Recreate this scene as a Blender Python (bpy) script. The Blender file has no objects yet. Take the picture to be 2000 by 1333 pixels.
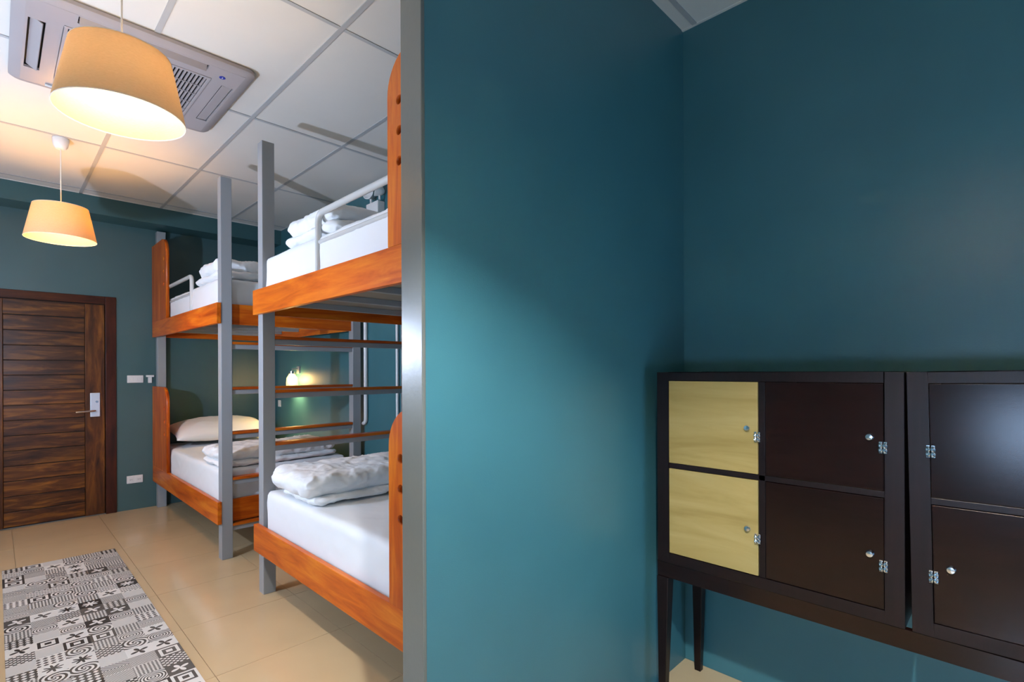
import bpy, bmesh, math, random
from mathutils import Vector, Matrix, noise
random.seed(4)
D = bpy.data; C = bpy.context.scene.collection; SC = bpy.context.scene
rad = math.radians

# ------------------------------------------------------------------ camera
TH = rad(44.64); F = Vector((math.cos(TH), math.sin(TH), 0)); R0 = Vector((math.sin(TH), -math.cos(TH), 0)); UP = Vector((0, 0, 1))
ROLL = rad(0.23)
Rv = R0*math.cos(ROLL) - UP*math.sin(ROLL); Uv = UP*math.cos(ROLL) + R0*math.sin(ROLL)
cam_d = D.cameras.new('camera'); cam = D.objects.new('camera', cam_d); C.objects.link(cam)
cam.matrix_world = Matrix(((Rv.x, Uv.x, -F.x, 0), (Rv.y, Uv.y, -F.y, 0), (Rv.z, Uv.z, -F.z, 1.385), (0, 0, 0, 1)))
cam_d.sensor_width = 36; cam_d.sensor_fit = 'HORIZONTAL'; cam_d.lens = 997.4/2000*36
cam_d.shift_y = (724-666.5)/2000; cam_d.clip_start = 0.02
SC.camera = cam
# ------------------------------------------------------------------ exposure, world, light strengths
SC.view_settings.view_transform = 'Standard'; SC.view_settings.look = 'None'
SC.view_settings.exposure = 0.78; SC.view_settings.gamma = 1.0; SC.view_settings.use_curve_mapping = False
W = D.worlds.new('world'); SC.world = W; W.use_nodes = True
W.node_tree.nodes['Background'].inputs[0].default_value = (0.55, 0.7, 1, 1)
W.node_tree.nodes['Background'].inputs[1].default_value = 0.3
PENDANTS = [  # y, colour, strength
    (2.29, (1.0, 0.76, 0.48), 200), (4.71, (1.0, 0.50, 0.11), 480), (0.08, (0.85, 0.93, 1.0), 3900)]
WINDOW_E = ((0.45, 0.66, 1.0), 20.0)
FILL_PANE3_E = ((0.28, 0.58, 1.0), 3.4)  # added low pane behind the camera, blue fill light
LOW_LAMP = ((0.62, 0.74, 1.0), 185.0)
FILL_PANE2_E = ((0.66, 0.80, 1.0), 2.3)      # added cool fill pane; line above: small cool globe lamp beside the aisle
JAR_E = ((1.0, 0.66, 0.26), 420)

# ------------------------------------------------------------------ materials
MATS = {}
def principled(name):
    m = D.materials.new(name); m.use_nodes = True; nt = m.node_tree
    MATS[name] = m
    return m, nt, nt.nodes['Principled BSDF']
def ramp(nt, fac, stops):
    r = nt.nodes.new('ShaderNodeValToRGB'); nt.links.new(fac, r.inputs[0])
    e = r.color_ramp.elements
    while len(e) < len(stops): e.new(0.5)
    for i, (p, c) in enumerate(stops): e[i].position = p; e[i].color = (*c, 1)
    return r.outputs[0]
def coords(nt, scale=(1, 1, 1), rot=(0, 0, 0), kind='Object'):
    t = nt.nodes.new('ShaderNodeTexCoord'); mp = nt.nodes.new('ShaderNodeMapping')
    nt.links.new(t.outputs[kind], mp.inputs[0]); mp.inputs['Scale'].default_value = scale; mp.inputs['Rotation'].default_value = rot
    return mp.outputs[0]
def noise_tex(nt, vec, scale, detail=4, rough=0.5, dist=0.0):
    n = nt.nodes.new('ShaderNodeTexNoise'); nt.links.new(vec, n.inputs['Vector'])
    n.inputs['Scale'].default_value = scale; n.inputs['Detail'].default_value = detail
    n.inputs['Roughness'].default_value = rough; n.inputs['Distortion'].default_value = dist
    return n.outputs[0]
def bump(nt, b, h, strength, dist=0.002):
    n = nt.nodes.new('ShaderNodeBump'); nt.links.new(h, n.inputs['Height'])
    n.inputs['Strength'].default_value = strength; n.inputs['Distance'].default_value = dist
    nt.links.new(n.outputs[0], b.inputs['Normal'])
def paint(name, col, rough=0.4, var=0.08, bs=0.15, bscale=120, metal=0, spec=0.5, coat=0):
    m, nt, b = principled(name)
    v = coords(nt); f = noise_tex(nt, v, 2.5, 3)
    lo = tuple(c*(1-var) for c in col); hi = tuple(min(1, c*(1+var)) for c in col)
    nt.links.new(ramp(nt, f, [(0.3, lo), (0.7, hi)]), b.inputs['Base Color'])
    b.inputs['Roughness'].default_value = rough; b.inputs['Metallic'].default_value = metal
    b.inputs['Specular IOR Level'].default_value = spec; b.inputs['Coat Weight'].default_value = coat
    if bs: bump(nt, b, noise_tex(nt, v, bscale, 2), bs, 0.001)
    return m
def wood(name, lo, mid, hi, axis, rough=0.3, scale=2.0, stretch=9, coat=0.0, rnd=0.25, fine=0.15):
    m, nt, b = principled(name)
    s = [stretch]*3; s[axis] = 1.0
    v = coords(nt, tuple(s))
    oi = nt.nodes.new('ShaderNodeObjectInfo'); ad = nt.nodes.new('ShaderNodeVectorMath'); ad.operation = 'ADD'
    mu = nt.nodes.new('ShaderNodeMath'); mu.operation = 'MULTIPLY'; mu.inputs[1].default_value = 37.0
    nt.links.new(oi.outputs['Random'], mu.inputs[0]); nt.links.new(v, ad.inputs[0]); nt.links.new(mu.outputs[0], ad.inputs[1])
    f = noise_tex(nt, ad.outputs[0], scale, 6, 0.6, 0.6)
    col = ramp(nt, f, [(0.28, lo), (0.5, mid), (0.72, hi)])
    g = nt.nodes.new('ShaderNodeHueSaturation'); nt.links.new(col, g.inputs['Color'])
    mr = nt.nodes.new('ShaderNodeMapRange'); mr.inputs['To Min'].default_value = 1-rnd; mr.inputs['To Max'].default_value = 1+rnd
    nt.links.new(oi.outputs['Random'], mr.inputs[0]); nt.links.new(mr.outputs[0], g.inputs['Value'])
    nt.links.new(g.outputs[0], b.inputs['Base Color']); b.inputs['Specular IOR Level'].default_value = 0.3
    b.inputs['Roughness'].default_value = rough; b.inputs['Coat Weight'].default_value = coat; b.inputs['Coat Roughness'].default_value = 0.15
    bump(nt, b, noise_tex(nt, ad.outputs[0], scale*9, 3), fine, 0.001)
    return m
def cloth(name, col, wr=0.5, sc=4.0):
    m, nt, b = principled(name)
    v = coords(nt)
    b.inputs['Base Color'].default_value = (*col, 1); b.inputs['Roughness'].default_value = 0.85
    b.inputs['Sheen Weight'].default_value = 0.15; b.inputs['Specular IOR Level'].default_value = 0.2
    n = nt.nodes.new('ShaderNodeTexNoise'); n.noise_type = 'RIDGED_MULTIFRACTAL'; nt.links.new(v, n.inputs['Vector'])
    n.inputs['Scale'].default_value = sc; n.inputs['Detail'].default_value = 2.5; n.inputs['Roughness'].default_value = 0.45; n.inputs['Distortion'].default_value = 0.9
    bump(nt, b, n.outputs[0], wr, 0.012)
    return m
def emit(name, col, st):
    m = D.materials.new(name); m.use_nodes = True; nt = m.node_tree; nt.nodes.remove(nt.nodes['Principled BSDF'])
    e = nt.nodes.new('ShaderNodeEmission'); e.inputs[0].default_value = (*col, 1); e.inputs[1].default_value = st
    nt.links.new(e.outputs[0], nt.nodes['Material Output'].inputs[0]); MATS[name] = m
    return m

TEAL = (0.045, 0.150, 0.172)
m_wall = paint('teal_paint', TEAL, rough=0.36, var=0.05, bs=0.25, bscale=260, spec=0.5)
m_wall_warm_lit = paint('teal_paint_warm_lit', (0.060, 0.120, 0.122), rough=0.36, var=0.05, bs=0.25, bscale=260)  # same teal as the other walls, warm lamplight mixed into the colour
m_beam_warm_lit = paint('teal_beam_warm_lit', (0.040, 0.105, 0.110), rough=0.4, var=0.05, bs=0.2, bscale=260)  # wall teal again on the beam, greyed in the colour for warm light
m_tile = paint('ceiling_board', (0.66, 0.63, 0.58), rough=0.9, var=0.02, bs=0.2, bscale=300)
m_grid = paint('ceiling_grid_metal', (0.42, 0.42, 0.42), rough=0.5, var=0.02, bs=0)
m_floor = paint('polished_floor_tile', (0.62, 0.44, 0.245), rough=0.14, var=0.04, bs=0, spec=0.5)
m_grout = paint('grout', (0.42, 0.33, 0.22), rough=0.8)
m_post = paint('grey_metal_paint', (0.31, 0.315, 0.32), rough=0.38, var=0.03, bs=0.15, bscale=90)
m_tube = paint('grey_tube_paint', (0.58, 0.58, 0.56), rough=0.25, var=0.02, bs=0)
m_trim = paint('grey_end_trim', (0.13, 0.13, 0.11), rough=0.30, var=0.05, bs=0.3, bscale=60)
m_base = paint('bed_base_board', (0.30, 0.26, 0.21), rough=0.7)
m_orange = wood('orange_wood_y', (0.36, 0.045, 0.002), (0.60, 0.115, 0.004), (0.76, 0.22, 0.012), 1, rough=0.33, coat=0.0, rnd=0.1)
m_orange_x = wood('orange_wood_x', (0.30, 0.036, 0.002), (0.50, 0.090, 0.004), (0.66, 0.18, 0.010), 0, rough=0.33, coat=0.0, rnd=0.1)
m_orange_z = wood('orange_wood_z', (0.34, 0.040, 0.002), (0.54, 0.100, 0.004), (0.70, 0.20, 0.010), 2, rough=0.33, coat=0.0, rnd=0.08)
m_door = wood('dark_door_wood', (0.016, 0.004, 0.001), (0.085, 0.026, 0.003), (0.26, 0.095, 0.010), 0, rough=0.38, scale=3.0, stretch=7, rnd=0.3)
m_door_z = wood('dark_door_wood_z', (0.020, 0.005, 0.001), (0.080, 0.024, 0.003), (0.20, 0.070, 0.008), 2, rough=0.38, scale=2.6, stretch=7, rnd=0.15)
m_frame_z = wood('door_frame_wood', (0.014, 0.004, 0.002), (0.045, 0.010, 0.004), (0.075, 0.018, 0.006), 2, rough=0.3, scale=2.6, stretch=7, rnd=0.15)
m_frame_x = wood('door_frame_wood_x', (0.014, 0.004, 0.002), (0.050, 0.012, 0.004), (0.085, 0.022, 0.006), 0, rough=0.3, scale=2.6, stretch=7, rnd=0.15)
m_dark = wood('black_brown_veneer', (0.006, 0.0018, 0.0014), (0.009, 0.0027, 0.002), (0.013, 0.004, 0.003), 1, rough=0.19, scale=6, stretch=14, coat=0.0, fine=0.04, rnd=0.1)
m_dark_z = wood('black_brown_veneer_z', (0.006, 0.002, 0.002), (0.008, 0.003, 0.003), (0.011, 0.004, 0.004), 2, rough=0.35, scale=6, stretch=14, rnd=0.05)
m_birch = wood('birch_veneer', (0.28, 0.185, 0.052), (0.38, 0.265, 0.088), (0.44, 0.32, 0.125), 1, rough=0.4, scale=1.6, stretch=7, rnd=0.05)
m_sheet = cloth('white_sheet', (0.80, 0.80, 0.80), 0.25, 2.2)
m_duvet = cloth('white_duvet', (0.84, 0.84, 0.84), 0.75, 5.5)
m_pillow = cloth('white_pillow', (0.82, 0.79, 0.76), 0.6, 4.0)
m_plastic = paint('white_plastic', (0.75, 0.74, 0.72), rough=0.35, var=0.02, bs=0)
m_ac = paint('ac_plastic', (0.38, 0.34, 0.34), rough=0.4, var=0.02, bs=0)
m_black = paint('black_void', (0.01, 0.01, 0.012), rough=0.6, bs=0)
m_chrome = paint('chrome', (0.75, 0.75, 0.77), rough=0.2, metal=1, bs=0)
m_silver = paint('silver_plate', (0.65, 0.68, 0.74), rough=0.35, metal=0.5, bs=0)
m_blue = paint('blue_sticker', (0.01, 0.03, 0.35), rough=0.4, bs=0)
m_cable = paint('white_cable', (0.75, 0.70, 0.60), rough=0.5, bs=0)
m_joint = paint('dark_joint', (0.010, 0.004, 0.002), rough=0.7, bs=0)
m_jar_bulb = emit('jar_bulb_glow', *JAR_E)
m_pane = emit('daylight_pane', *WINDOW_E); m_fill_pane3 = emit('fill_pane_low', *FILL_PANE3_E); m_fill_pane2 = emit('fill_pane_large', *FILL_PANE2_E)  # the low and large panes are added fill lights
def mk_shade(fac):
    m = D.materials.new('lamp_shade_fabric'); m.use_nodes = True; nt = m.node_tree; n = nt.nodes
    n.remove(n['Principled BSDF'])
    v = coords(nt, (60, 60, 260)); f = noise_tex(nt, v, 1.5, 2)
    col = ramp(nt, f, [(0.3, (0.55, 0.41, 0.24)), (0.7, (0.62, 0.47, 0.29))])
    d = n.new('ShaderNodeBsdfDiffuse'); t = n.new('ShaderNodeBsdfTranslucent'); mx = n.new('ShaderNodeMixShader')
    t.inputs[0].default_value = (0.72, 0.56, 0.36, 1)
    nt.links.new(col, d.inputs[0]); mx.inputs[0].default_value = fac
    nt.links.new(d.outputs[0], mx.inputs[1]); nt.links.new(t.outputs[0], mx.inputs[2])
    nt.links.new(mx.outputs[0], n['Material Output'].inputs[0])
    return m
m_shade = mk_shade(0.26); m_shade_opaque = mk_shade(0.05)  # second: same fabric made denser to cut the unseen third lamp's spill
def mk_glass():
    m, nt, b = principled('jar_glass'); b.inputs['Transmission Weight'].default_value = 1; b.inputs['Roughness'].default_value = 0.55
    b.inputs['Base Color'].default_value = (1, 0.93, 0.8, 1); b.inputs['IOR'].default_value = 1.2
    return m
m_glass = mk_glass()
def mk_rug():
    m, nt, b = principled('patchwork_vinyl'); L = nt.links
    def M(op, a, c=None, d=None):
        n = nt.nodes.new('ShaderNodeMath'); n.operation = op
        for i, x in enumerate((a, c, d)):
            if x is None: continue
            if hasattr(x, 'links'): L.new(x, n.inputs[i])
            else: n.inputs[i].default_value = x
        return n.outputs[0]
    t = nt.nodes.new('ShaderNodeTexCoord'); s = nt.nodes.new('ShaderNodeSeparateXYZ'); L.new(t.outputs['Object'], s.inputs[0])
    T = 0.1042
    u = M('DIVIDE', s.outputs[0], T); v = M('DIVIDE', s.outputs[1], T)
    cu = M('FLOOR', u); cv = M('FLOOR', v)
    fu = M('SUBTRACT', M('FRACT', u), 0.5); fv = M('SUBTRACT', M('FRACT', v), 0.5)
    cx = nt.nodes.new('ShaderNodeCombineXYZ'); L.new(cu, cx.inputs[0]); L.new(cv, cx.inputs[1])
    wn = nt.nodes.new('ShaderNodeTexWhiteNoise'); wn.noise_dimensions = '2D'; L.new(cx.outputs[0], wn.inputs[0]); rnd = wn.outputs[0]
    r = M('SQRT', M('ADD', M('MULTIPLY', fu, fu), M('MULTIPLY', fv, fv))); th = M('ARCTAN2', fv, fu)
    P = math.pi
    def S(x, k, ph=0.0): return M('SINE', M('ADD', M('MULTIPLY', x, k), ph))
    pats = [
        M('GREATER_THAN', M('MULTIPLY', S(M('ADD', fu, fv), 7*P), S(M('SUBTRACT', fu, fv), 7*P)), 0.0),           # diamonds
        M('GREATER_THAN', r, M('ADD', 0.22, M('MULTIPLY', S(th, 4), 0.16))),                                      # four-petal star
        M('GREATER_THAN', S(M('ADD', fu, M('MULTIPLY', M('ABSOLUTE', fv), 0.9)), 16*P), 0.1),                      # chevrons
        M('GREATER_THAN', M('MULTIPLY', S(fu, 8*P), S(fv, 8*P)), -0.15),                                          # small checks
        M('GREATER_THAN', S(r, 52), -0.1),                                                                        # rings
        M('GREATER_THAN', r, M('ADD', 0.26, M('MULTIPLY', S(th, 8, 0.4), 0.12))),                                 # eight-petal
        M('GREATER_THAN', S(M('ADD', M('MULTIPLY', r, 30), M('MULTIPLY', th, 3)), 1.0), 0.0),                      # swirl
        M('GREATER_THAN', S(M('MAXIMUM', M('ABSOLUTE', fu), M('ABSOLUTE', fv)), 24), 0.1),                              # square in square
        M('GREATER_THAN', S(fv, 20*P), 0.0),                                                                      # stripes
        M('GREATER_THAN', M('ADD', S(fu, 8*P), S(fv, 8*P)), 0.3),                                                 # dots
    ]
    k = M('FLOOR', M('MULTIPLY', rnd, len(pats)+1.2))
    acc = None
    for i, p in enumerate(pats):
        term = M('MULTIPLY', M('COMPARE', k, float(i), 0.4), p)
        acc = term if acc is None else M('ADD', acc, term)
    acc = M('ADD', acc, M('MULTIPLY', M('GREATER_THAN', k, len(pats)-0.5), 0.82))
    # some tiles inverted, all with light seam
    inv = M('GREATER_THAN', wn.outputs[1], 0.62) if False else M('GREATER_THAN', M('FRACT', M('MULTIPLY', rnd, 57.3)), 0.6)
    acc = M('ABSOLUTE', M('SUBTRACT', acc, M('MULTIPLY', inv, M('LESS_THAN', k, len(pats)-0.5))))
    acc = M('MINIMUM', M('MAXIMUM', acc, 0.0), 1.0)
    tone = M('FRACT', M('MULTIPLY', rnd, 91.7))
    mixc = nt.nodes.new('ShaderNodeMix'); mixc.data_type = 'RGBA'
    L.new(acc, mixc.inputs[0])
    dk = ramp(nt, tone, [(0.0, (0.035, 0.03, 0.026)), (1.0, (0.13, 0.112, 0.095))])
    L.new(dk, mixc.inputs[6]); mixc.inputs[7].default_value = (0.74, 0.69, 0.62, 1)
    L.new(mixc.outputs[2], b.inputs['Base Color']); b.inputs['Roughness'].default_value = 0.4
    return m
m_rug = mk_rug()

# ------------------------------------------------------------------ geometry helpers
def box(bm, x0, x1, y0, y1, z0, z1):
    x0, x1 = min(x0, x1), max(x0, x1); y0, y1 = min(y0, y1), max(y0, y1); z0, z1 = min(z0, z1), max(z0, z1)
    v = [bm.verts.new(p) for p in ((x0, y0, z0), (x1, y0, z0), (x1, y1, z0), (x0, y1, z0), (x0, y0, z1), (x1, y0, z1), (x1, y1, z1), (x0, y1, z1))]
    for f in ((3, 2, 1, 0), (4, 5, 6, 7), (0, 1, 5, 4), (1, 2, 6, 5), (2, 3, 7, 6), (3, 0, 4, 7)): bm.faces.new([v[i] for i in f])
def boxes(*bs):
    bm = bmesh.new()
    for b in bs: box(bm, *b)
    return bm
def tube(bm, pts, r, n=12, cap=True):
    pts = [Vector(p) for p in pts]; rings = []
    prev = None
    for i, p in enumerate(pts):
        a = pts[max(i-1, 0)]; c = pts[min(i+1, len(pts)-1)]; t = (c-a).normalized()
        if prev is None:
            ref = Vector((0, 0, 1)) if abs(t.z) < 0.9 else Vector((1, 0, 0)); u = t.cross(ref).normalized()
        else:
            u = (prev - t*prev.dot(t)).normalized()
        prev = u; w = t.cross(u)
        rr = r[i] if isinstance(r, (list, tuple)) else r
        rings.append([bm.verts.new(p + (u*math.cos(2*math.pi*k/n) + w*math.sin(2*math.pi*k/n))*rr) for k in range(n)])
    for a, c in zip(rings, rings[1:]):
        for k in range(n): bm.faces.new((a[k], a[(k+1) % n], c[(k+1) % n], c[k]))
    if cap: bm.faces.new(rings[0][::-1]); bm.faces.new(rings[-1])
    return bm
def lathe(bm, prof, c=(0, 0, 0), n=32, closed=False):
    rings = []
    for r, z in prof:
        rings.append([bm.verts.new((c[0]+r*math.cos(2*math.pi*k/n), c[1]+r*math.sin(2*math.pi*k/n), c[2]+z)) for k in range(n)])
    pr = list(zip(rings, rings[1:])) + ([(rings[-1], rings[0])] if closed else [])
    for a, b in pr:
        for k in range(n): bm.faces.new((a[k], a[(k+1) % n], b[(k+1) % n], b[k]))
    if not closed:
        if prof[0][0] > 1e-4: bm.faces.new(rings[0][::-1])
        if prof[-1][0] > 1e-4: bm.faces.new(rings[-1])
    return bm
def arc(c, r, a0, a1, n, f): return [f(c, r*math.cos(rad(a0+(a1-a0)*i/n)), r*math.sin(rad(a0+(a1-a0)*i/n))) for i in range(n+1)]
def obj(name, bm, mat, parent=None, bevel=0, seg=2, smooth=False, label=None, angle=40):
    bmesh.ops.remove_doubles(bm, verts=bm.verts, dist=1e-6)
    bmesh.ops.recalc_face_normals(bm, faces=bm.faces)
    if bevel:
        es = [e for e in bm.edges if len(e.link_faces) == 2 and e.calc_face_angle(0) > rad(30)]
        bmesh.ops.bevel(bm, geom=es, offset=bevel, segments=seg, affect='EDGES', profile=0.5, clamp_overlap=True)
    me = D.meshes.new(name); bm.to_mesh(me); bm.free()
    me.materials.append(mat)
    if smooth:
        for p in me.polygons: p.use_smooth = True
        try: me.set_sharp_from_angle(angle=rad(angle))
        except Exception: pass
    o = D.objects.new(name, me); C.objects.link(o)
    if parent: o.parent = parent
    if label: o['label'] = label
    return o
def thing(name, label, cat, loc=(0, 0, 0), group=None, rot=(0, 0, 0)):
    o = D.objects.new(name, None); C.objects.link(o); o.location = loc; o.rotation_euler = rot; o.empty_display_size = 0.1
    o['label'] = label; o['category'] = cat
    if group: o['group'] = group
    return o
def tag(o, label, cat, group=None):
    o['label'] = label; o['category'] = cat
    if group: o['group'] = group
    return o
def struct(o): o['kind'] = 'structure'; return o
def copy_piece(o, name, loc, parent):
    c = o.copy(); C.objects.link(c); c.location = loc; c.parent = parent; return c

# ------------------------------------------------------------------ room shell
XL, XR, YF, YB, ZC = -1.75, 2.325, -1.7, 6.33, 3.01
floor = struct(obj('floor', boxes((XL-0.1, XR+0.1, YF-0.1, YB+0.1, -0.1, -0.006)), m_grout))
TX = [0.10+0.6*k for k in range(-4, 5)]; TY = [2.59+0.6*k for k in range(-8, 8)]
for i in range(len(TX)-1):
    for j in range(len(TY)-1):
        x0, x1, y0, y1 = max(TX[i], XL), min(TX[i+1], XR), max(TY[j], YF), min(TY[j+1], YB)
        if x1-x0 < 0.02 or y1-y0 < 0.02: continue
        g = 0.0012
        obj('floor_tile', boxes((x0+g, x1-g, y0+g, y1-g, -0.008, 0.0)), m_floor, floor)
ceil = struct(obj('ceiling', boxes((XL-0.1, XR+0.1, YF-0.1, YB+0.1, ZC+0.03, ZC+0.1)), m_tile))
GX = [-1.89, -1.28, -0.67, -0.06, 0.55, 1.16, 1.77, 2.38]; GY = [3.47+1.2*k for k in range(-5, 4)]
BY = 6.03   # face of the beam on the door wall
for i in range(len(GX)-1):
    for j in range(len(GY)-1):
        x0, x1, y0, y1 = max(GX[i], XL), min(GX[i+1], XR), max(GY[j], YF), min(GY[j+1], BY)
        if x1-x0 < 0.02 or y1-y0 < 0.02: continue
        obj('ceiling_tile', boxes((x0+0.002, x1-0.002, y0+0.002, y1-0.002, ZC, ZC+0.012)), m_tile, ceil)
for x in GX[1:-1]: obj('grid_bar', boxes((x-0.012, x+0.012, YF, BY, ZC-0.004, ZC+0.02)), m_grid, ceil)
for y in GY[1:-1]: obj('grid_bar', boxes((XL, XR, y-0.011, y+0.011, ZC-0.0035, ZC+0.02)), m_grid, ceil)
obj('edge_bar', boxes((XL, XR, BY-0.014, BY-0.001, ZC-0.004, ZC+0.01)), m_tile, ceil)
obj('edge_bar', boxes((XR-0.014, XR, YF, BY, ZC-0.004, ZC+0.01)), m_tile, ceil)
# door wall has a door opening
DX0, DX1, DZ = -0.175, 0.842, 2.12
struct(obj('wall_back', boxes((XL, DX0, YB, YB+0.1, 0, ZC+0.1), (DX1, XR, YB, YB+0.1, 0, ZC+0.1), (DX0, DX1, YB, YB+0.1, DZ, ZC+0.1)), m_wall_warm_lit))
struct(obj('wall_right', boxes((XR, XR+0.1, YF-0.1, YB+0.1, 0, ZC+0.1)), m_wall))
WY0, WY1, WZ0, WZ1 = -0.75, 0.16, 0.65, 1.12      # window in the left wall, behind the photographer
VY0, VY1, VZ0, VZ1 = 2.5, 4.9, 0.9, 2.3              # second window, added as soft fill light behind the left-hand beds
struct(obj('wall_left', boxes((XL-0.1, XL, YF, WY0, 0, ZC+0.1), (XL-0.1, XL, WY1, VY0, 0, ZC+0.1), (XL-0.1, XL, VY1, YB+0.1, 0, ZC+0.1), (XL-0.1, XL, VY0, VY1, 0, VZ0), (XL-0.1, XL, VY0, VY1, VZ1, ZC+0.1), (XL-0.1, XL, WY0, WY1, 0, WZ0), (XL-0.1, XL, WY0, WY1, WZ1, ZC+0.1)), m_wall))
struct(obj('wall_front', boxes((XL-0.1, 0.2, YF-0.1, YF, 0, ZC+0.1), (1.8, XR+0.1, YF-0.1, YF, 0, ZC+0.1), (0.2, 1.8, YF-0.1, YF, 0, 0.15), (0.2, 1.8, YF-0.1, YF, 1.25, ZC+0.1)), m_wall))
PY, PT, PX = 1.134, 0.097, 0.805
struct(obj('wall_partition', boxes((PX+0.012, XR, PY, PY+PT, 0, ZC)), m_wall))
struct(obj('trim_1', boxes((PX, PX+0.012, PY-0.001, PY+PT+0.001, 0, ZC)), m_trim, bevel=0.002))
struct(obj('trim_2', boxes((XL, XR, BY, YB, 2.846, ZC+0.03)), m_beam_warm_lit))
for nm, (a0, a1, b0, b1), mt in (('window_1', (WY0, WY1, WZ0, WZ1), m_pane), ('fill_window_2', (VY0, VY1, VZ0, VZ1), m_fill_pane2)):
    # both in the left wall; the second is added to brighten the ceiling
    win = struct(obj(nm, boxes((XL-0.09, XL-0.085, a0+0.04, a1-0.04, b0+0.04, b1-0.04)), mt))
    obj('window_frame', boxes((XL-0.1, XL+0.01, a0, a0+0.04, b0, b1), (XL-0.1, XL+0.01, a1-0.04, a1, b0, b1), (XL-0.1, XL+0.01, a0+0.04, a1-0.04, b0, b0+0.04),
        (XL-0.1, XL+0.01, a0+0.04, a1-0.04, b1-0.04, b1)), m_plastic, win, bevel=0.003)

win = struct(obj('fill_window_3', boxes((0.24, 1.76, YF-0.09, YF-0.085, 0.19, 1.21)), m_fill_pane3))   # low window added behind the camera, blue fill for the partition
obj('window_frame', boxes((0.2, 0.24, YF-0.1, YF+0.01, 0.15, 1.25), (1.76, 1.80, YF-0.1, YF+0.01, 0.15, 1.25), (0.24, 1.76, YF-0.1, YF+0.01, 0.15, 0.19), (0.24, 1.76, YF-0.1, YF+0.01, 1.21, 1.25)), m_plastic, win, bevel=0.003)

# ------------------------------------------------------------------ door
door = struct(obj('door_1', boxes((-0.09, 0.757, YB+0.012, YB+0.05, 0.006, 2.045)), m_joint))
fy0, fy1 = YB-0.018, YB+0.06
struct(door)
obj('door_frame', boxes((0.757, DX1, fy0, fy1, 0, DZ)), m_frame_z, door, bevel=0.004)
obj('door_frame', boxes((DX0, -0.09, fy0, fy1, 0, DZ)), m_frame_z, door, bevel=0.004)
obj('door_frame', boxes((-0.09, 0.757, fy0+0.001, fy1, 2.045, DZ)), m_frame_x, door, bevel=0.004)
obj('stile', boxes((0.605, 0.752, YB-0.004, YB+0.045, 0.008, 2.038)), m_door_z, door, bevel=0.003)
obj('stile', boxes((-0.085, 0.048, YB-0.004, YB+0.045, 0.008, 2.038)), m_door_z, door, bevel=0.003)
obj('top_rail', boxes((0.049, 0.604, YB-0.004, YB+0.045, 1.905, 2.038)), m_door, door, bevel=0.003)
nP = 14; ph = (1.900-0.012)/nP
for k in range(nP):
    z = 0.012+k*ph
    obj('plank', boxes((0.050, 0.603, YB+0.003+0.002*random.random(), YB+0.04, z+0.003, z+ph-0.003)), m_door, door, bevel=0.003)
plate = obj('lock_plate', boxes((0.640, 0.715, YB-0.026, YB-0.0045, 0.955, 1.185)), m_silver, door, bevel=0.005, label='silver card lock plate')
bm = tube(bmesh.new(), [(0.672, YB-0.027, 1.015), (0.672, YB-0.06, 1.015), (0.66, YB-0.07, 1.015), (0.53, YB-0.07, 1.008)], 0.009)
obj('handle', bm, m_chrome, plate, smooth=True, label='chrome lever handle')
bm = tube(bmesh.new(), [(0.69, YB-0.030, 1.10), (0.69, YB-0.0265, 1.10)], 0.011); obj('sensor', bm, m_chrome, plate, smooth=True)

# ------------------------------------------------------------------ wall fittings
def plate_y(name, x0, x1, z0, z1, label, cat, y=YB):
    t = thing(name, label, cat, ((x0+x1)/2, y, z0))
    w = (x1-x0)/2; h = z1-z0
    obj('cover_plate', boxes((-w, w, -0.012, -0.0005, 0, h)), m_plastic, t, bevel=0.004)
    return t, w, h
t, w, h = plate_y('light_switch', 0.928, 1.062, 1.275, 1.350, 'white double rocker switch plate beside the dark wooden door', 'switch')
for k in (-1, 0, 1): obj('rocker', boxes((k*0.036-0.016, k*0.036+0.016, -0.016, -0.0125, 0.018, h-0.018)), m_plastic, t, bevel=0.002)
t, w, h = plate_y('power_socket', 0.922, 1.055, 0.265, 0.342, 'white double power socket low on the teal wall by the door', 'socket')
for k in (-1, 1):
    s = obj('socket_outlet', boxes((k*0.033-0.022, k*0.033+0.022, -0.015, -0.0125, 0.012, h-0.012)), m_plastic, t, bevel=0.002)
    for dx in (-0.007, 0.007): obj('slot', boxes((k*0.033+dx-0.0012, k*0.033+dx+0.0012, -0.0158, -0.0153, 0.03, 0.045)), m_black, s)
t = thing('key_card_holder', 'small white T-shaped key card holder beside the switch plate', 'card holder', (1.116, YB, 1.272))
obj('card_slot', boxes((-0.033, 0.033, -0.03, -0.0005, 0.060, 0.080)), m_plastic, t, bevel=0.003)
obj('holder_body', boxes((-0.016, 0.016, -0.024, -0.0005, 0.0, 0.0595)), m_plastic, t, bevel=0.003)
t = thing('wall_outlet', 'small white switch on the teal wall beneath the glowing jar lamp', 'switch', (XR, 6.08, 0.975))
obj('cover_plate', boxes((-0.012, -0.0005, -0.035, 0.035, 0, 0.075)), m_plastic, t, bevel=0.004)
obj('rocker', boxes((-0.016, -0.0125, -0.014, 0.014, 0.018, 0.057)), m_plastic, t, bevel=0.002)

# ------------------------------------------------------------------ rug
o = obj('floor_mat', boxes((0.0, 0.625, 0.0, 3.75, 0.0, 0.004)), m_rug, None, bevel=0.001); o.location = (0.03, 1.27, 0.0005)
tag(o, 'black and white patchwork patterned runner mat on the beige floor', 'mat')

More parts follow.
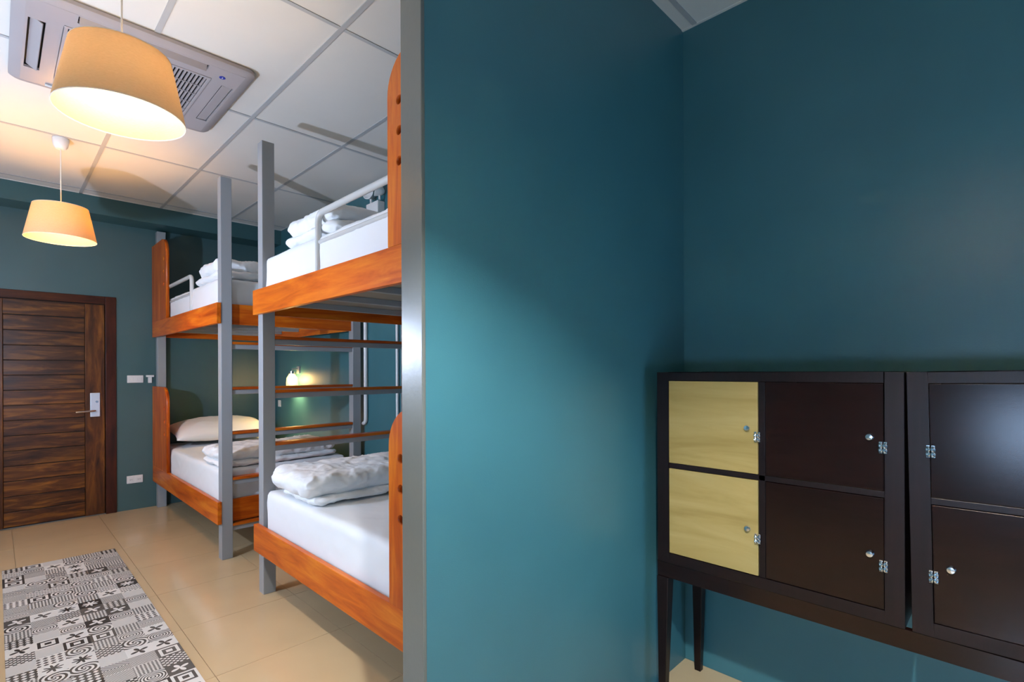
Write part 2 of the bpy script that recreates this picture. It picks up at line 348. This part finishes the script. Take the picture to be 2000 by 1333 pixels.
# ------------------------------------------------------------------ air conditioner
t = thing('ceiling_air_conditioner', 'square grey-white cassette air conditioner set in the ceiling', 'air conditioner', (0.528, 3.392, ZC-0.0045))
def rrect(hx, hy, r, n=8):
    pts = []
    for cx, cy, a in ((hx-r, hy-r, 0), (-hx+r, hy-r, 90), (-hx+r, -hy+r, 180), (hx-r, -hy+r, 270)):
        for k in range(n+1): pts.append((cx+r*math.cos(rad(a+90*k/n)), cy+r*math.sin(rad(a+90*k/n))))
    return pts
H = 0.475
bm = bmesh.new(); loops = []
for (s, z) in ((0, 0.0), (0.0, -0.018), (0.012, -0.028), (0.05, -0.032)):
    loops.append([bm.verts.new((x, y, z)) for x, y in rrect(H-s, H-s, 0.05-s*0.4)])
for a, b in zip(loops, loops[1:]):
    for k in range(len(a)): bm.faces.new((a[k], a[(k+1) % len(a)], b[(k+1) % len(a)], b[k]))
obj('rim', bm, m_ac, t, smooth=True)
# face strips around slots
zi, zo = -0.032, -0.02
fb = []
for (a, b) in ((0.42, 0.43), (0.30, 0.36)):
    fb += [(-b, b, a, b), (-b, b, -b, -a), (a, b, -a, a), (-b, -a, -a, a)]
for sx in (1, -1):
    for sy in (1, -1):
        fb += [(0.26*sx, 0.42*sx, 0.36*sy, 0.42*sy), (0.36*sx, 0.42*sx, 0.26*sy, 0.36*sy)]
obj('face_panel', boxes(*[(a, b, c, d, zi, zo) for a, b, c, d in fb]), m_ac, t)
obj('duct_recess', boxes((-0.42, 0.42, -0.42, 0.42, -0.012, -0.002)), m_black, t)
for k, tilt in enumerate((12, 55, 70, 104)):     # +x, +y, -x, -y louvres
    bm = boxes((-0.255, 0.255, -0.025, 0.025, -0.003, 0.003))
    o = obj('louvre', bm, m_ac, t, bevel=0.002)
    a = k*math.pi/2 - math.pi/2
    o.location = (-0.39*math.sin(a), 0.39*math.cos(a), -0.026)
    o.rotation_euler = Matrix.Rotation(a, 3, 'Z').to_euler(); o.rotation_euler.x = rad(tilt)*0.5
grille = obj('grille', boxes((-0.30, 0.30, 0.285, 0.30, -0.036, -0.022), (-0.30, 0.30, -0.30, -0.285, -0.036, -0.022), (0.285, 0.30, -0.285, 0.285, -0.036, -0.022), (-0.30, -0.285, -0.285, 0.285, -0.036, -0.022)), m_ac, t, bevel=0.002)
for k in range(31):
    x = -0.276 + 0.552*k/30
    obj('grille_slat', boxes((x-0.0042, x+0.0042, -0.284, 0.284, -0.033, -0.024)), m_ac, grille)
for y in (-0.17, -0.06, 0.06, 0.17): obj('grille_rib', boxes((-0.284, 0.284, y-0.003, y+0.003, -0.036, -0.0335)), m_ac, grille)
bm = tube(bmesh.new(), [(0.34, 0.0, -0.032), (0.34, 0.0, -0.034)], 0.015, 20)
for v in bm.verts: v.co.y -= 0.345
o = obj('sticker', bm, m_blue, t, smooth=True, label='round blue sticker')
obj('sticker_mark', boxes((0.338, 0.342, -0.352, -0.338, -0.0348, -0.0342)), m_plastic, o)
bm = tube(bmesh.new(), [(-0.33, 0.40, -0.037), (-0.28, 0.405, -0.037), (-0.18, 0.41, -0.034)], 0.008, 8); obj('drain_clip', bm, m_plastic, t, smooth=True)

# ------------------------------------------------------------------ pendant lamps
def pendant(y, col, st, label, opaque=False):
    t = thing('pendant_lamp', label, 'lamp', (0.325, y, ZC-0.0045), group='beige drum pendant lamps in a row along the aisle')
    bm = lathe(bmesh.new(), [(0.046, 0), (0.046, -0.02), (0.040, -0.055), (0.028, -0.072), (0.006, -0.076)], n=24)
    obj('canopy', bm, m_plastic, t, smooth=True)
    obj('cord', tube(bmesh.new(), [(0, 0, -0.075), (0, 0, -0.475)], 0.0032, 8), m_cable, t, smooth=True)
    rt, rb, z1, z0 = 0.150, 0.195, -0.475, -0.700
    prof = [(rb, z0), (rt, z1), (rt-0.002, z1), (rb-0.002, z0)]
    sh = obj('lamp_shade', lathe(bmesh.new(), prof, n=64, closed=True), m_shade_opaque if opaque else m_shade, t, smooth=True)
    if opaque: obj('shade_top', lathe(bmesh.new(), [(0.02, z1-0.004), (rt-0.003, z1-0.004), (rt-0.003, z1-0.008), (0.02, z1-0.008)], n=48, closed=True), m_shade_opaque, t, smooth=True)  # closed top added to keep the unseen lamp's light off the ceiling
    for rr, z in ((rb-0.001, z0), (rt-0.001, z1)):
        rim = tube(bmesh.new(), [(rr*math.cos(2*math.pi*k/48), rr*math.sin(2*math.pi*k/48), z) for k in range(49)], 0.0018, 6, cap=False)
        obj('shade_ring', rim, m_cable, sh, smooth=True)
    sp = bmesh.new()
    for k in range(3):
        a = 2*math.pi*k/3+0.5; tube(sp, [(0.018*math.cos(a), 0.018*math.sin(a), z1-0.03), ((rt-0.002)*math.cos(a), (rt-0.002)*math.sin(a), z1-0.002)], 0.0015, 6)
    obj('spider_frame', sp, m_cable, sh, smooth=True)
    obj('lamp_holder', lathe(bmesh.new(), [(0.006, z1), (0.018, z1-0.008), (0.020, z1-0.04)], n=16), m_plastic, t, smooth=True)
    bulb = bmesh.new(); lathe(bulb, [(0.0135, z1-0.041), (0.016, z1-0.055), (0.028, z1-0.075), (0.030, z1-0.092), (0.022, z1-0.112), (0.001, z1-0.122)], n=20)
    obj('bulb', bulb, emit('bulb_glow', col, st), t, smooth=True)
pendant(*PENDANTS[0], 'largest beige fabric drum pendant lamp, hanging under the air conditioner')
pendant(*PENDANTS[1], 'smaller beige fabric drum pendant lamp hanging nearer the wooden door')
pendant(*PENDANTS[2], 'third beige drum pendant lamp, above the photographer, seen as a glow on the teal wall', opaque=True)

# small cool globe lamp at the left side of the aisle, out of view: throws the post shadows on the ceiling
t = thing('floor_lamp', 'slim grey floor lamp with a cool white globe, left of the aisle', 'lamp', (-0.45, 3.40, 0))
obj('stand', lathe(bmesh.new(), [(0.13, 0), (0.13, 0.015), (0.012, 0.03), (0.012, 1.50), (0.03, 1.53)], n=24), m_post, t, smooth=True)
LCOL, LW = LOW_LAMP
gl = lathe(bmesh.new(), [(0.012, 1.531), (0.022, 1.545), (0.028, 1.565), (0.022, 1.585), (0.012, 1.597), (0.001, 1.60)], n=20)
obj('globe', gl, emit('cool_globe', LCOL, LW*12), t, smooth=True)

# ------------------------------------------------------------------ bunk beds
XF, XB_, L, PW = 1.165, 2.285, 2.160, 0.075
RZ = [(0.265, 0.430), (1.738, 1.891)]
def panel_mesh(y_in, y_out, z0, z1, holes, x0, x1, sgn, Y):
    """board standing on the rail, rounded top corner at the inner end, finger holes through it"""
    cu = D.curves.new('tmp', 'CURVE'); cu.dimensions = '2D'; cu.fill_mode = 'BOTH'; cu.extrude = (x1-x0)/2; cu.resolution_u = 1
    rx, rz = 0.16, 0.16
    w = abs(y_out-y_in)
    out = [(0, z0), (w, z0), (w, z1)]
    for k in range(11):
        a = rad(90+90*k/10); out.append((rx+rx*math.cos(a), z1-rz+rz*math.sin(a)))
    def spl(pts):
        s = cu.splines.new('POLY'); s.points.add(len(pts)-1); s.use_cyclic_u = True
        for p, q in zip(s.points, pts): p.co = (q[0], q[1], 0, 1)
    spl(out)
    for (hy, hz, hr) in holes: spl([(hy+hr*math.cos(2*math.pi*k/20), hz+hr*math.sin(2*math.pi*k/20)) for k in range(20)])
    o = D.objects.new('tmp', cu); C.objects.link(o)
    dg = bpy.context.evaluated_depsgraph_get(); me = D.meshes.new_from_object(o.evaluated_get(dg))
    bm = bmesh.new(); bm.from_mesh(me); D.objects.remove(o); D.curves.remove(cu); D.meshes.remove(me)
    for v in bm.verts:
        a, b, c = v.co; v.co = ((x0+x1)/2+c, Y(y_in + sgn*a), b)
    return bm
def bunk(y0, s, label):
    """y0 = outer face of the foot end, s = direction (+1/-1) from foot to head"""
    t = thing('bunk_bed', label, 'bunk bed', ((XF+XB_)/2, y0+s*L/2, 0), group='grey and orange bunk beds along the right wall')
    ox, oy = (XF+XB_)/2, y0+s*L/2
    def P(x0, x1, a, b, z0, z1): return (x0-ox, x1-ox, y0+s*a-oy, y0+s*b-oy, z0, z1)
    for x in (XF, XB_-PW):
        for a in (0, L-PW):
            obj('post', boxes(P(x, x+PW, a, a+PW, 0, 2.82)), m_post, t, bevel=0.003)
    for (z0, z1) in RZ:
        obj('side_rail', boxes(P(XF-0.030, XF-0.0005, -0.006, L, z0, z1)), m_orange, t, bevel=0.003)
        obj('side_rail', boxes(P(XB_-PW-0.026, XB_-PW-0.0005, PW+0.001, L-PW-0.001, z0, z1)), m_orange, t, bevel=0.003)
        obj('end_board', boxes(P(XF+PW+0.0005, XB_-PW-0.0005, 0.028, 0.053, z0, z1)), m_orange_x, t, bevel=0.003)
        obj('end_board', boxes(P(XF+PW+0.0005, XB_-PW-0.0005, L-0.06, L-0.035, z0, z1)), m_orange_x, t, bevel=0.003)
        zb = z1-0.07
        obj('base_board', boxes(P(XF+0.006, XB_-PW-0.03, PW+0.003, L-PW-0.003, zb, zb+0.016)), m_base, t)
        for q in range(5):
            a = 0.18+q*0.44
            obj('cross_bar', boxes(P(XF+0.006, XB_-PW-0.03, a, a+0.035, zb-0.035, zb-0.0005)), m_post, t, bevel=0.002)
    for k, z in enumerate((0.20, 0.541, 0.882, 1.215, 1.554)):
        r = obj('rung', boxes(P(XF+PW+0.0005, XB_-PW-0.0005, 0.012, 0.062, z, z+0.034)), m_post, t, bevel=0.002)
        obj('tread', boxes(P(XF+PW+0.001, XB_-PW-0.001, 0.002, 0.073, z+0.0345, z+0.054)), m_orange_x, r, bevel=0.002, label='orange varnished wooden tread')
    pw = 0.60
    def Yw(v): return y0+s*v-oy
    for (z0, z1, hz) in ((0.4305, 1.237, (0.79, 0.912, 1.034)), (1.8915, 2.665, (2.225, 2.347, 2.469))):
        bm = panel_mesh(L-pw, L, z0, z1, [(0.085, h, 0.02) for h in hz], XF-0.030-ox, XF-0.0015-ox, 1, Yw)
        obj('side_panel', bm, m_orange_z, t, bevel=0)
    # guard rail: tube hoop on the upper front side
    xg = XF+0.012-ox; ya = L-pw-0.73; zt = 2.20; rr = 0.05; yh = L-PW
    pts = [(xg, Yw(ya), 1.80), (xg, Yw(ya), zt-rr)]
    for k in range(1, 8): pts.append((xg, Yw(ya+rr-rr*math.cos(rad(90*k/8))), zt-rr+rr*math.sin(rad(90*k/8))))
    pts += [(xg, Yw(ya+rr), zt), (xg, Yw(yh), zt)]
    g = obj('guard_rail', tube(bmesh.new(), pts, 0.0165, 14), m_tube, t, smooth=True)
    obj('middle_bar', tube(bmesh.new(), [(xg, Yw(ya+0.017), 2.05), (xg, Yw(yh), 2.05)], 0.011, 12), m_tube, g, smooth=True)
    return t
NEAR0, FAR0 = 3.394, 4.145
bunk(NEAR0, -1, 'nearer bunk bed, grey posts and orange wooden rails, partly behind the teal partition')
bunk(FAR0, 1, 'farther bunk bed, grey posts and orange rails, standing beside the door wall')

def soft_box(x0, x1, y0, y1, z0, z1, r, amp, fr, seed, n=(40, 40, 8), crease=0.0, ax=0):
    bm = bmesh.new(); hx, hy, hz = (x1-x0)/2, (y1-y0)/2, (z1-z0)/2
    idx = {}
    def vert(i, j, k):
        key = (i, j, k)
        if key in idx: return idx[key]
        p = Vector(((2*i/n[0]-1)*hx, (2*j/n[1]-1)*hy, (2*k/n[2]-1)*hz))
        rz = min(r, hz*0.98)
        inner = Vector((max(-hx+r, min(hx-r, p.x)), max(-hy+r, min(hy-r, p.y)), max(-hz+rz, min(hz-rz, p.z))))
        d = p-inner
        q = Vector((d.x/r, d.y/r, d.z/rz))
        if q.length > 1e-6:
            m = max(abs(q.x), abs(q.y), abs(q.z)); q = q.normalized()*m; d = Vector((q.x*r, q.y*r, q.z*rz))
        p = inner+d
        u = Vector((p.x*fr+seed*7, p.y*fr, p.z*fr*1.6))
        nv = Vector((noise.noise(u), noise.noise(u+Vector((9, 3, 1))), noise.noise(u+Vector((2, 8, 5)))))
        nv += 0.5*Vector((noise.noise(u*2.3), noise.noise(u*2.3+Vector((9, 3, 1))), noise.noise(u*2.3+Vector((2, 8, 5)))))
        top = (p.z+hz)/(2*hz)
        p = p+nv*amp*(0.25+0.75*top if ax == 0 else 1)
        if crease:
            c1 = Vector((p.x*9+seed, p.y*3.5, p.z*7)) + 0.6*nv
            rd = (1-min(1, 3.0*abs(noise.noise(c1))))**2 + 0.5*(1-min(1, 3.5*abs(noise.noise(c1*2.1))))**2
            dn = Vector((q.x, q.y, q.z)) if q.length > 1e-6 else Vector((0, 0, 1))
            p = p + dn.normalized()*crease*(rd-0.3)
        v = bm.verts.new((p.x+(x0+x1)/2, p.y+(y0+y1)/2, p.z+(z0+z1)/2)); idx[key] = v
        return v
    for a in range(3):
        b, c = (a+1) % 3, (a+2) % 3
        for e in (0, n[a]):
            for i in range(n[b]):
                for j in range(n[c]):
                    q = []
                    for di, dj in ((0, 0), (1, 0), (1, 1), (0, 1)):
                        k = [0, 0, 0]; k[a] = e; k[b] = i+di; k[c] = j+dj; q.append(vert(*k))
                    bm.faces.new(q)
    return bm
def mattress(y0, s, zb, zt, label, seed):
    ya, yb = sorted((y0+s*(PW+0.010), y0+s*(L-PW-0.01)))
    o = obj('mattress', soft_box(1.176, 2.185, ya, yb, zb, zt, 0.035, 0.004, 4, seed, (50, 90, 12), crease=0.0035), m_sheet, None, smooth=True, angle=180)
    return tag(o, label, 'mattress', 'white sheeted mattresses on the bunk beds')
ZM = [(0.3785, 0.646), (1.8395, 2.091)]
mattress(NEAR0, -1, *ZM[0], 'white sheeted mattress on the lower bunk of the nearer bed', 1)
mattress(NEAR0, -1, *ZM[1], 'white sheeted mattress on the upper bunk of the nearer bed, seen from below', 2)
mattress(FAR0, 1, *ZM[0], 'white sheeted mattress on the lower bunk beside the door wall, under a pillow', 3)
mattress(FAR0, 1, *ZM[1], 'white sheeted mattress on the upper bunk beside the door wall', 4)

def duvet(layers, label, seed):
    bm = bmesh.new()
    for q, (x0, x1, ya, yb, z0, z1, amp) in enumerate(layers):
        b2 = soft_box(x0, x1, ya, yb, z0, z1, 0.07, amp, 6.5, seed+q, (96, 64, 14), crease=0.0065, ax=1)
        me = D.meshes.new('t'); b2.to_mesh(me); b2.free(); bm.from_mesh(me); D.meshes.remove(me)
    o = obj('folded_duvet', bm, m_duvet, None, smooth=True, angle=180)
    return tag(o, label, 'duvet', 'folded white duvets at the foot of the beds')
duvet([(1.195, 2.13, 2.66, 3.13, 0.652, 0.700, 0.008), (1.150, 2.15, 2.69, 3.20, 0.690, 0.815, 0.014)], 'puffy folded white duvet across the lower bunk of the nearer bed', 11)
duvet([(1.185, 2.13, 2.40, 3.06, 2.097, 2.160, 0.008), (1.19, 2.13, 2.44, 3.02, 2.150, 2.255, 0.012)], 'folded white duvet on the upper bunk of the nearer bed, behind the guard rail', 15)
duvet([(1.185, 2.13, 4.25, 4.74, 0.652, 0.700, 0.008), (1.19, 2.13, 4.27, 4.80, 0.690, 0.785, 0.012)], 'folded white duvet on the lower bunk of the farther bed, behind the ladder rungs', 19)
duvet([(1.185, 2.13, 4.27, 4.95, 2.097, 2.165, 0.008), (1.19, 2.13, 4.33, 4.88, 2.155, 2.27, 0.012)], 'folded white duvet on the upper bunk of the farther bed', 23)
def pillow(c, hx, hy, hz, rot, label, seed):
    bm = bmesh.new(); n = 40; g = {}
    for sd in (1, -1):
        for i in range(n+1):
            for j in range(n+1):
                u, v = 2*i/n-1, 2*j/n-1
                e = (max(0, 1-abs(u)**3.0)*max(0, 1-abs(v)**2.6))**0.55
                if e < 1e-6 and sd == -1: g[(i, j, sd)] = g[(i, j, 1)]; continue
                px = u*hx*(1-0.07*(1-abs(v)**2)*abs(u)); py = v*hy*(1-0.07*(1-abs(u)**2)*abs(v))
                k = Vector((u*2.2+seed, v*2.2, sd)); w = noise.noise(k*1.3)*0.012*e+noise.noise(k*4)*0.004*e
                z = sd*hz*e*(0.55 if sd < 0 else 1.0)+w
                g[(i, j, sd)] = bm.verts.new((px, py, z))
    for sd in (1, -1):
        for i in range(n):
            for j in range(n):
                q = [g[(i, j, sd)], g[(i+1, j, sd)], g[(i+1, j+1, sd)], g[(i, j+1, sd)]]
                if len(set(q)) == 4:
                    try: bm.faces.new(q)
                    except ValueError: pass
    o = obj('pillow', bm, m_pillow, None, smooth=True, angle=180); o.location = c; o.rotation_euler = rot
    return tag(o, label, 'pillow')
pillow((1.66, 5.92, 0.775), 0.46, 0.25, 0.13, (rad(10), 0, rad(2)), 'plump white pillow at the head of the lower bunk beside the door wall', 3)

# ------------------------------------------------------------------ conduits, jar lamp, emergency light on the right wall
xc = XR-0.018
pts = [(xc, 4.10, 2.30), (xc, 4.10, 0.96)] + [(xc, 4.10+0.04-0.04*math.cos(rad(a)), 0.96-0.04*math.sin(rad(a))) for a in (22, 45, 67, 90)] + [(xc, 4.142, 0.92)]
tag(obj('conduit_pipe', tube(bmesh.new(), pts, 0.0165, 12), m_plastic, None, smooth=True), 'white wall conduit with an elbow at its lower end, beside the rear bed post', 'pipe')
tag(obj('conduit_pipe', tube(bmesh.new(), [(xc+0.004, 3.60, 0.10), (xc+0.004, 3.60, 2.40)], 0.0125, 12), m_plastic, None, smooth=True), 'straight white wall conduit between the two bunk beds, closer to the partition', 'pipe')
t = thing('wall_lamp', 'glowing glass jar lamp on the teal wall above the far lower bunk', 'lamp', (XR, 5.54, 1.22))
obj('wall_bracket', boxes((-0.02, -0.0005, -0.03, 0.03, 0.14, 0.22)), m_post, t, bevel=0.004)
obj('bracket_arm', tube(bmesh.new(), [(-0.02, 0, 0.19), (-0.08, 0, 0.19), (-0.08, 0, 0.165)], 0.007, 8), m_post, t, smooth=True)
obj('lamp_cap', lathe(bmesh.new(), [(0.030, 0.14), (0.030, 0.165), (0.012, 0.168)], (-0.08, 0, 0), 20), m_chrome, t, smooth=True)
obj('glass_jar', lathe(bmesh.new(), [(0.030, 0.138), (0.040, 0.118), (0.055, 0.095), (0.060, 0.04), (0.058, 0.0), (0.056, 0.0), (0.058, 0.04), (0.053, 0.093), (0.038, 0.116), (0.028, 0.138)], (-0.08, 0, 0), 28, closed=True), m_glass, t, smooth=True)
obj('bulb', lathe(bmesh.new(), [(0.012, 0.135), (0.015, 0.115), (0.030, 0.085), (0.036, 0.06), (0.028, 0.035), (0.001, 0.022)], (-0.08, 0, 0), 20), m_jar_bulb, t, smooth=True)

t = thing('emergency_light', 'white twin-head emergency light on the teal wall above the beds', 'emergency light', (XR, 3.90, 2.665))
obj('battery_box', boxes((-0.07, -0.0005, -0.10, 0.09, 0, 0.155)), m_plastic, t, bevel=0.006)
for dy, z, yaw in ((-0.10, 0.235, -30), (0.04, 0.235, 20)):
    bm = lathe(bmesh.new(), [(0.012, -0.05), (0.035, -0.03), (0.055, 0.025), (0.050, 0.028), (0.030, 0.01), (0.001, 0.008)], n=24)
    o = obj('lamp_head', bm, m_plastic, t, smooth=True); o.location = (-0.06, dy, z); o.rotation_euler = (0, rad(-80), rad(yaw))
    obj('head_stem', tube(bmesh.new(), [(-0.05, dy, 0.161), (-0.05, dy, 0.20)], 0.010, 8), m_plastic, t, smooth=True)
obj('antenna', tube(bmesh.new(), [(-0.04, 0.06, 0.161), (-0.03, 0.10, 0.30)], 0.005, 8), m_plastic, t, smooth=True)

# ------------------------------------------------------------------ lockers
XC = 1.93; CD = 0.385
def locker(yl, sgn_latch, left_mat, label, leftlab, tilt=0.0, group='dark locker cabinets on the stand', knobs=((0, 1), (0, 1))):
    """yl = left end (largest y) of the front; width runs to -y"""
    Wd, Hh, z0 = 0.820, 0.778, 0.597
    t = thing('locker_cabinet', label, 'cabinet', (XC, yl, z0), group=group, rot=(tilt, 0, 0))
    sf, tf, md = 0.050, 0.034, 0.022
    fr = boxes((0, CD, -sf, 0, 0, Hh), (0, CD, -Wd, -Wd+sf, 0, Hh), (0, CD, -Wd+sf, -sf, Hh-tf, Hh), (0, CD, -Wd+sf, -sf, 0, 0.040),
               (0.004, CD, -Wd/2-md/2, -Wd/2+md/2, 0.040, Hh-tf), (0.004, CD, -Wd+sf, -sf, 0.388, 0.408), (CD-0.01, CD, -Wd+sf, -sf, 0.04, Hh-tf))
    obj('carcass', fr, m_dark_z, t, bevel=0.0012)
    cols = [(-sf-0.002, -Wd/2+md/2+0.002), (-Wd/2-md/2-0.002, -Wd+sf+0.002)]
    rows = [(0.0425, 0.3865), (0.4095, Hh-tf-0.0015)]
    for ci, (ya, yb) in enumerate(cols):
        for ri, (za, zb) in enumerate(rows):
            mt = left_mat if ci == 0 else m_dark
            d = obj('door', boxes((0.001, 0.017, yb, ya, za, zb)), mt, t, bevel=0.0015, label=leftlab if ci == 0 and leftlab else None)
            yk = yb+0.036 if sgn_latch < 0 else ya-0.040
            yl_ = yb+0.001 if sgn_latch < 0 else ya-0.001
            zl = za+0.165 if ri == 0 else za+0.165
            if sgn_latch < 0 or ri == 0:
                bm = lathe(bmesh.new(), [(0.010, 0), (0.0115, 0.004), (0.009, 0.009), (0.001, 0.010)], n=20)
                bmesh.ops.rotate(bm, verts=bm.verts, matrix=Matrix.Rotation(rad(-90), 3, 'Y')); bmesh.ops.translate(bm, verts=bm.verts, vec=(0.0005, yk, zl))
                kb = obj('lock_knob', bm, m_chrome, d, smooth=True)
            hb = bmesh.new()
            for dy in (-0.006, 0.006):
                for dz in (-0.018, -0.032):
                    c = Vector((-0.006, yl_+dy, zl+dz-0.006)); tube(hb, [c+Vector((0.003*math.sin(2*math.pi*k/12), 0.003*math.sin(2*math.pi*k/12)*(1 if dy > 0 else -1), 0.006*math.cos(2*math.pi*k/12))) for k in range(13)], 0.0028, 8, cap=False)
            box(hb, -0.003, 0.0005, yl_-0.010, yl_-0.002, zl-0.048, zl-0.012); box(hb, -0.003, 0.0005, yl_+0.002, yl_+0.010, zl-0.048, zl-0.012)
            obj('padlock_eye', hb, m_chrome, d, smooth=True)
    return t
locker(1.061, -1, m_birch, 'black-brown locker cabinet with two pale birch doors, against the partition', 'pale birch door with faint horizontal grain')
locker(0.2240, 1, m_dark, 'all black-brown locker cabinet with four dark doors, at the right edge', None, tilt=rad(-0.9))
# stand
t = thing('locker_stand', 'low dark wooden stand with tapered legs under the lockers', 'stand', (XC, 0.22, 0))
sy0, sy1 = -0.88, 1.065-0.22
obj('apron', boxes((0.004, 0.026, sy0, sy1, 0.533, 0.5965)), m_dark, t, bevel=0.002)
obj('apron', boxes((0.345, 0.367, sy0, sy1, 0.533, 0.5965)), m_dark, t, bevel=0.002)
obj('apron', boxes((0.027, 0.344, sy1-0.022, sy1, 0.533, 0.5965)), m_dark, t, bevel=0.002)
obj('apron', boxes((0.027, 0.344, sy0, sy0+0.022, 0.533, 0.5965)), m_dark, t, bevel=0.002)
for (x, dx) in ((0.0, 1), (0.367, -1)):
    for (y, dy) in ((sy1, -1), (sy0, 1)):
        bm = bmesh.new(); box(bm, x, x+dx*0.05, y, y+dy*0.05, 0, 0.5325)
        for v in bm.verts:
            if v.co.z < 0.01:
                v.co.x = x+dx*(0.004+(abs(v.co.x-x)/0.05)*0.028); v.co.y = y+dy*(0.004+(abs(v.co.y-y)/0.05)*0.028)
        obj('leg', bm, m_dark_z, t, bevel=0.002)
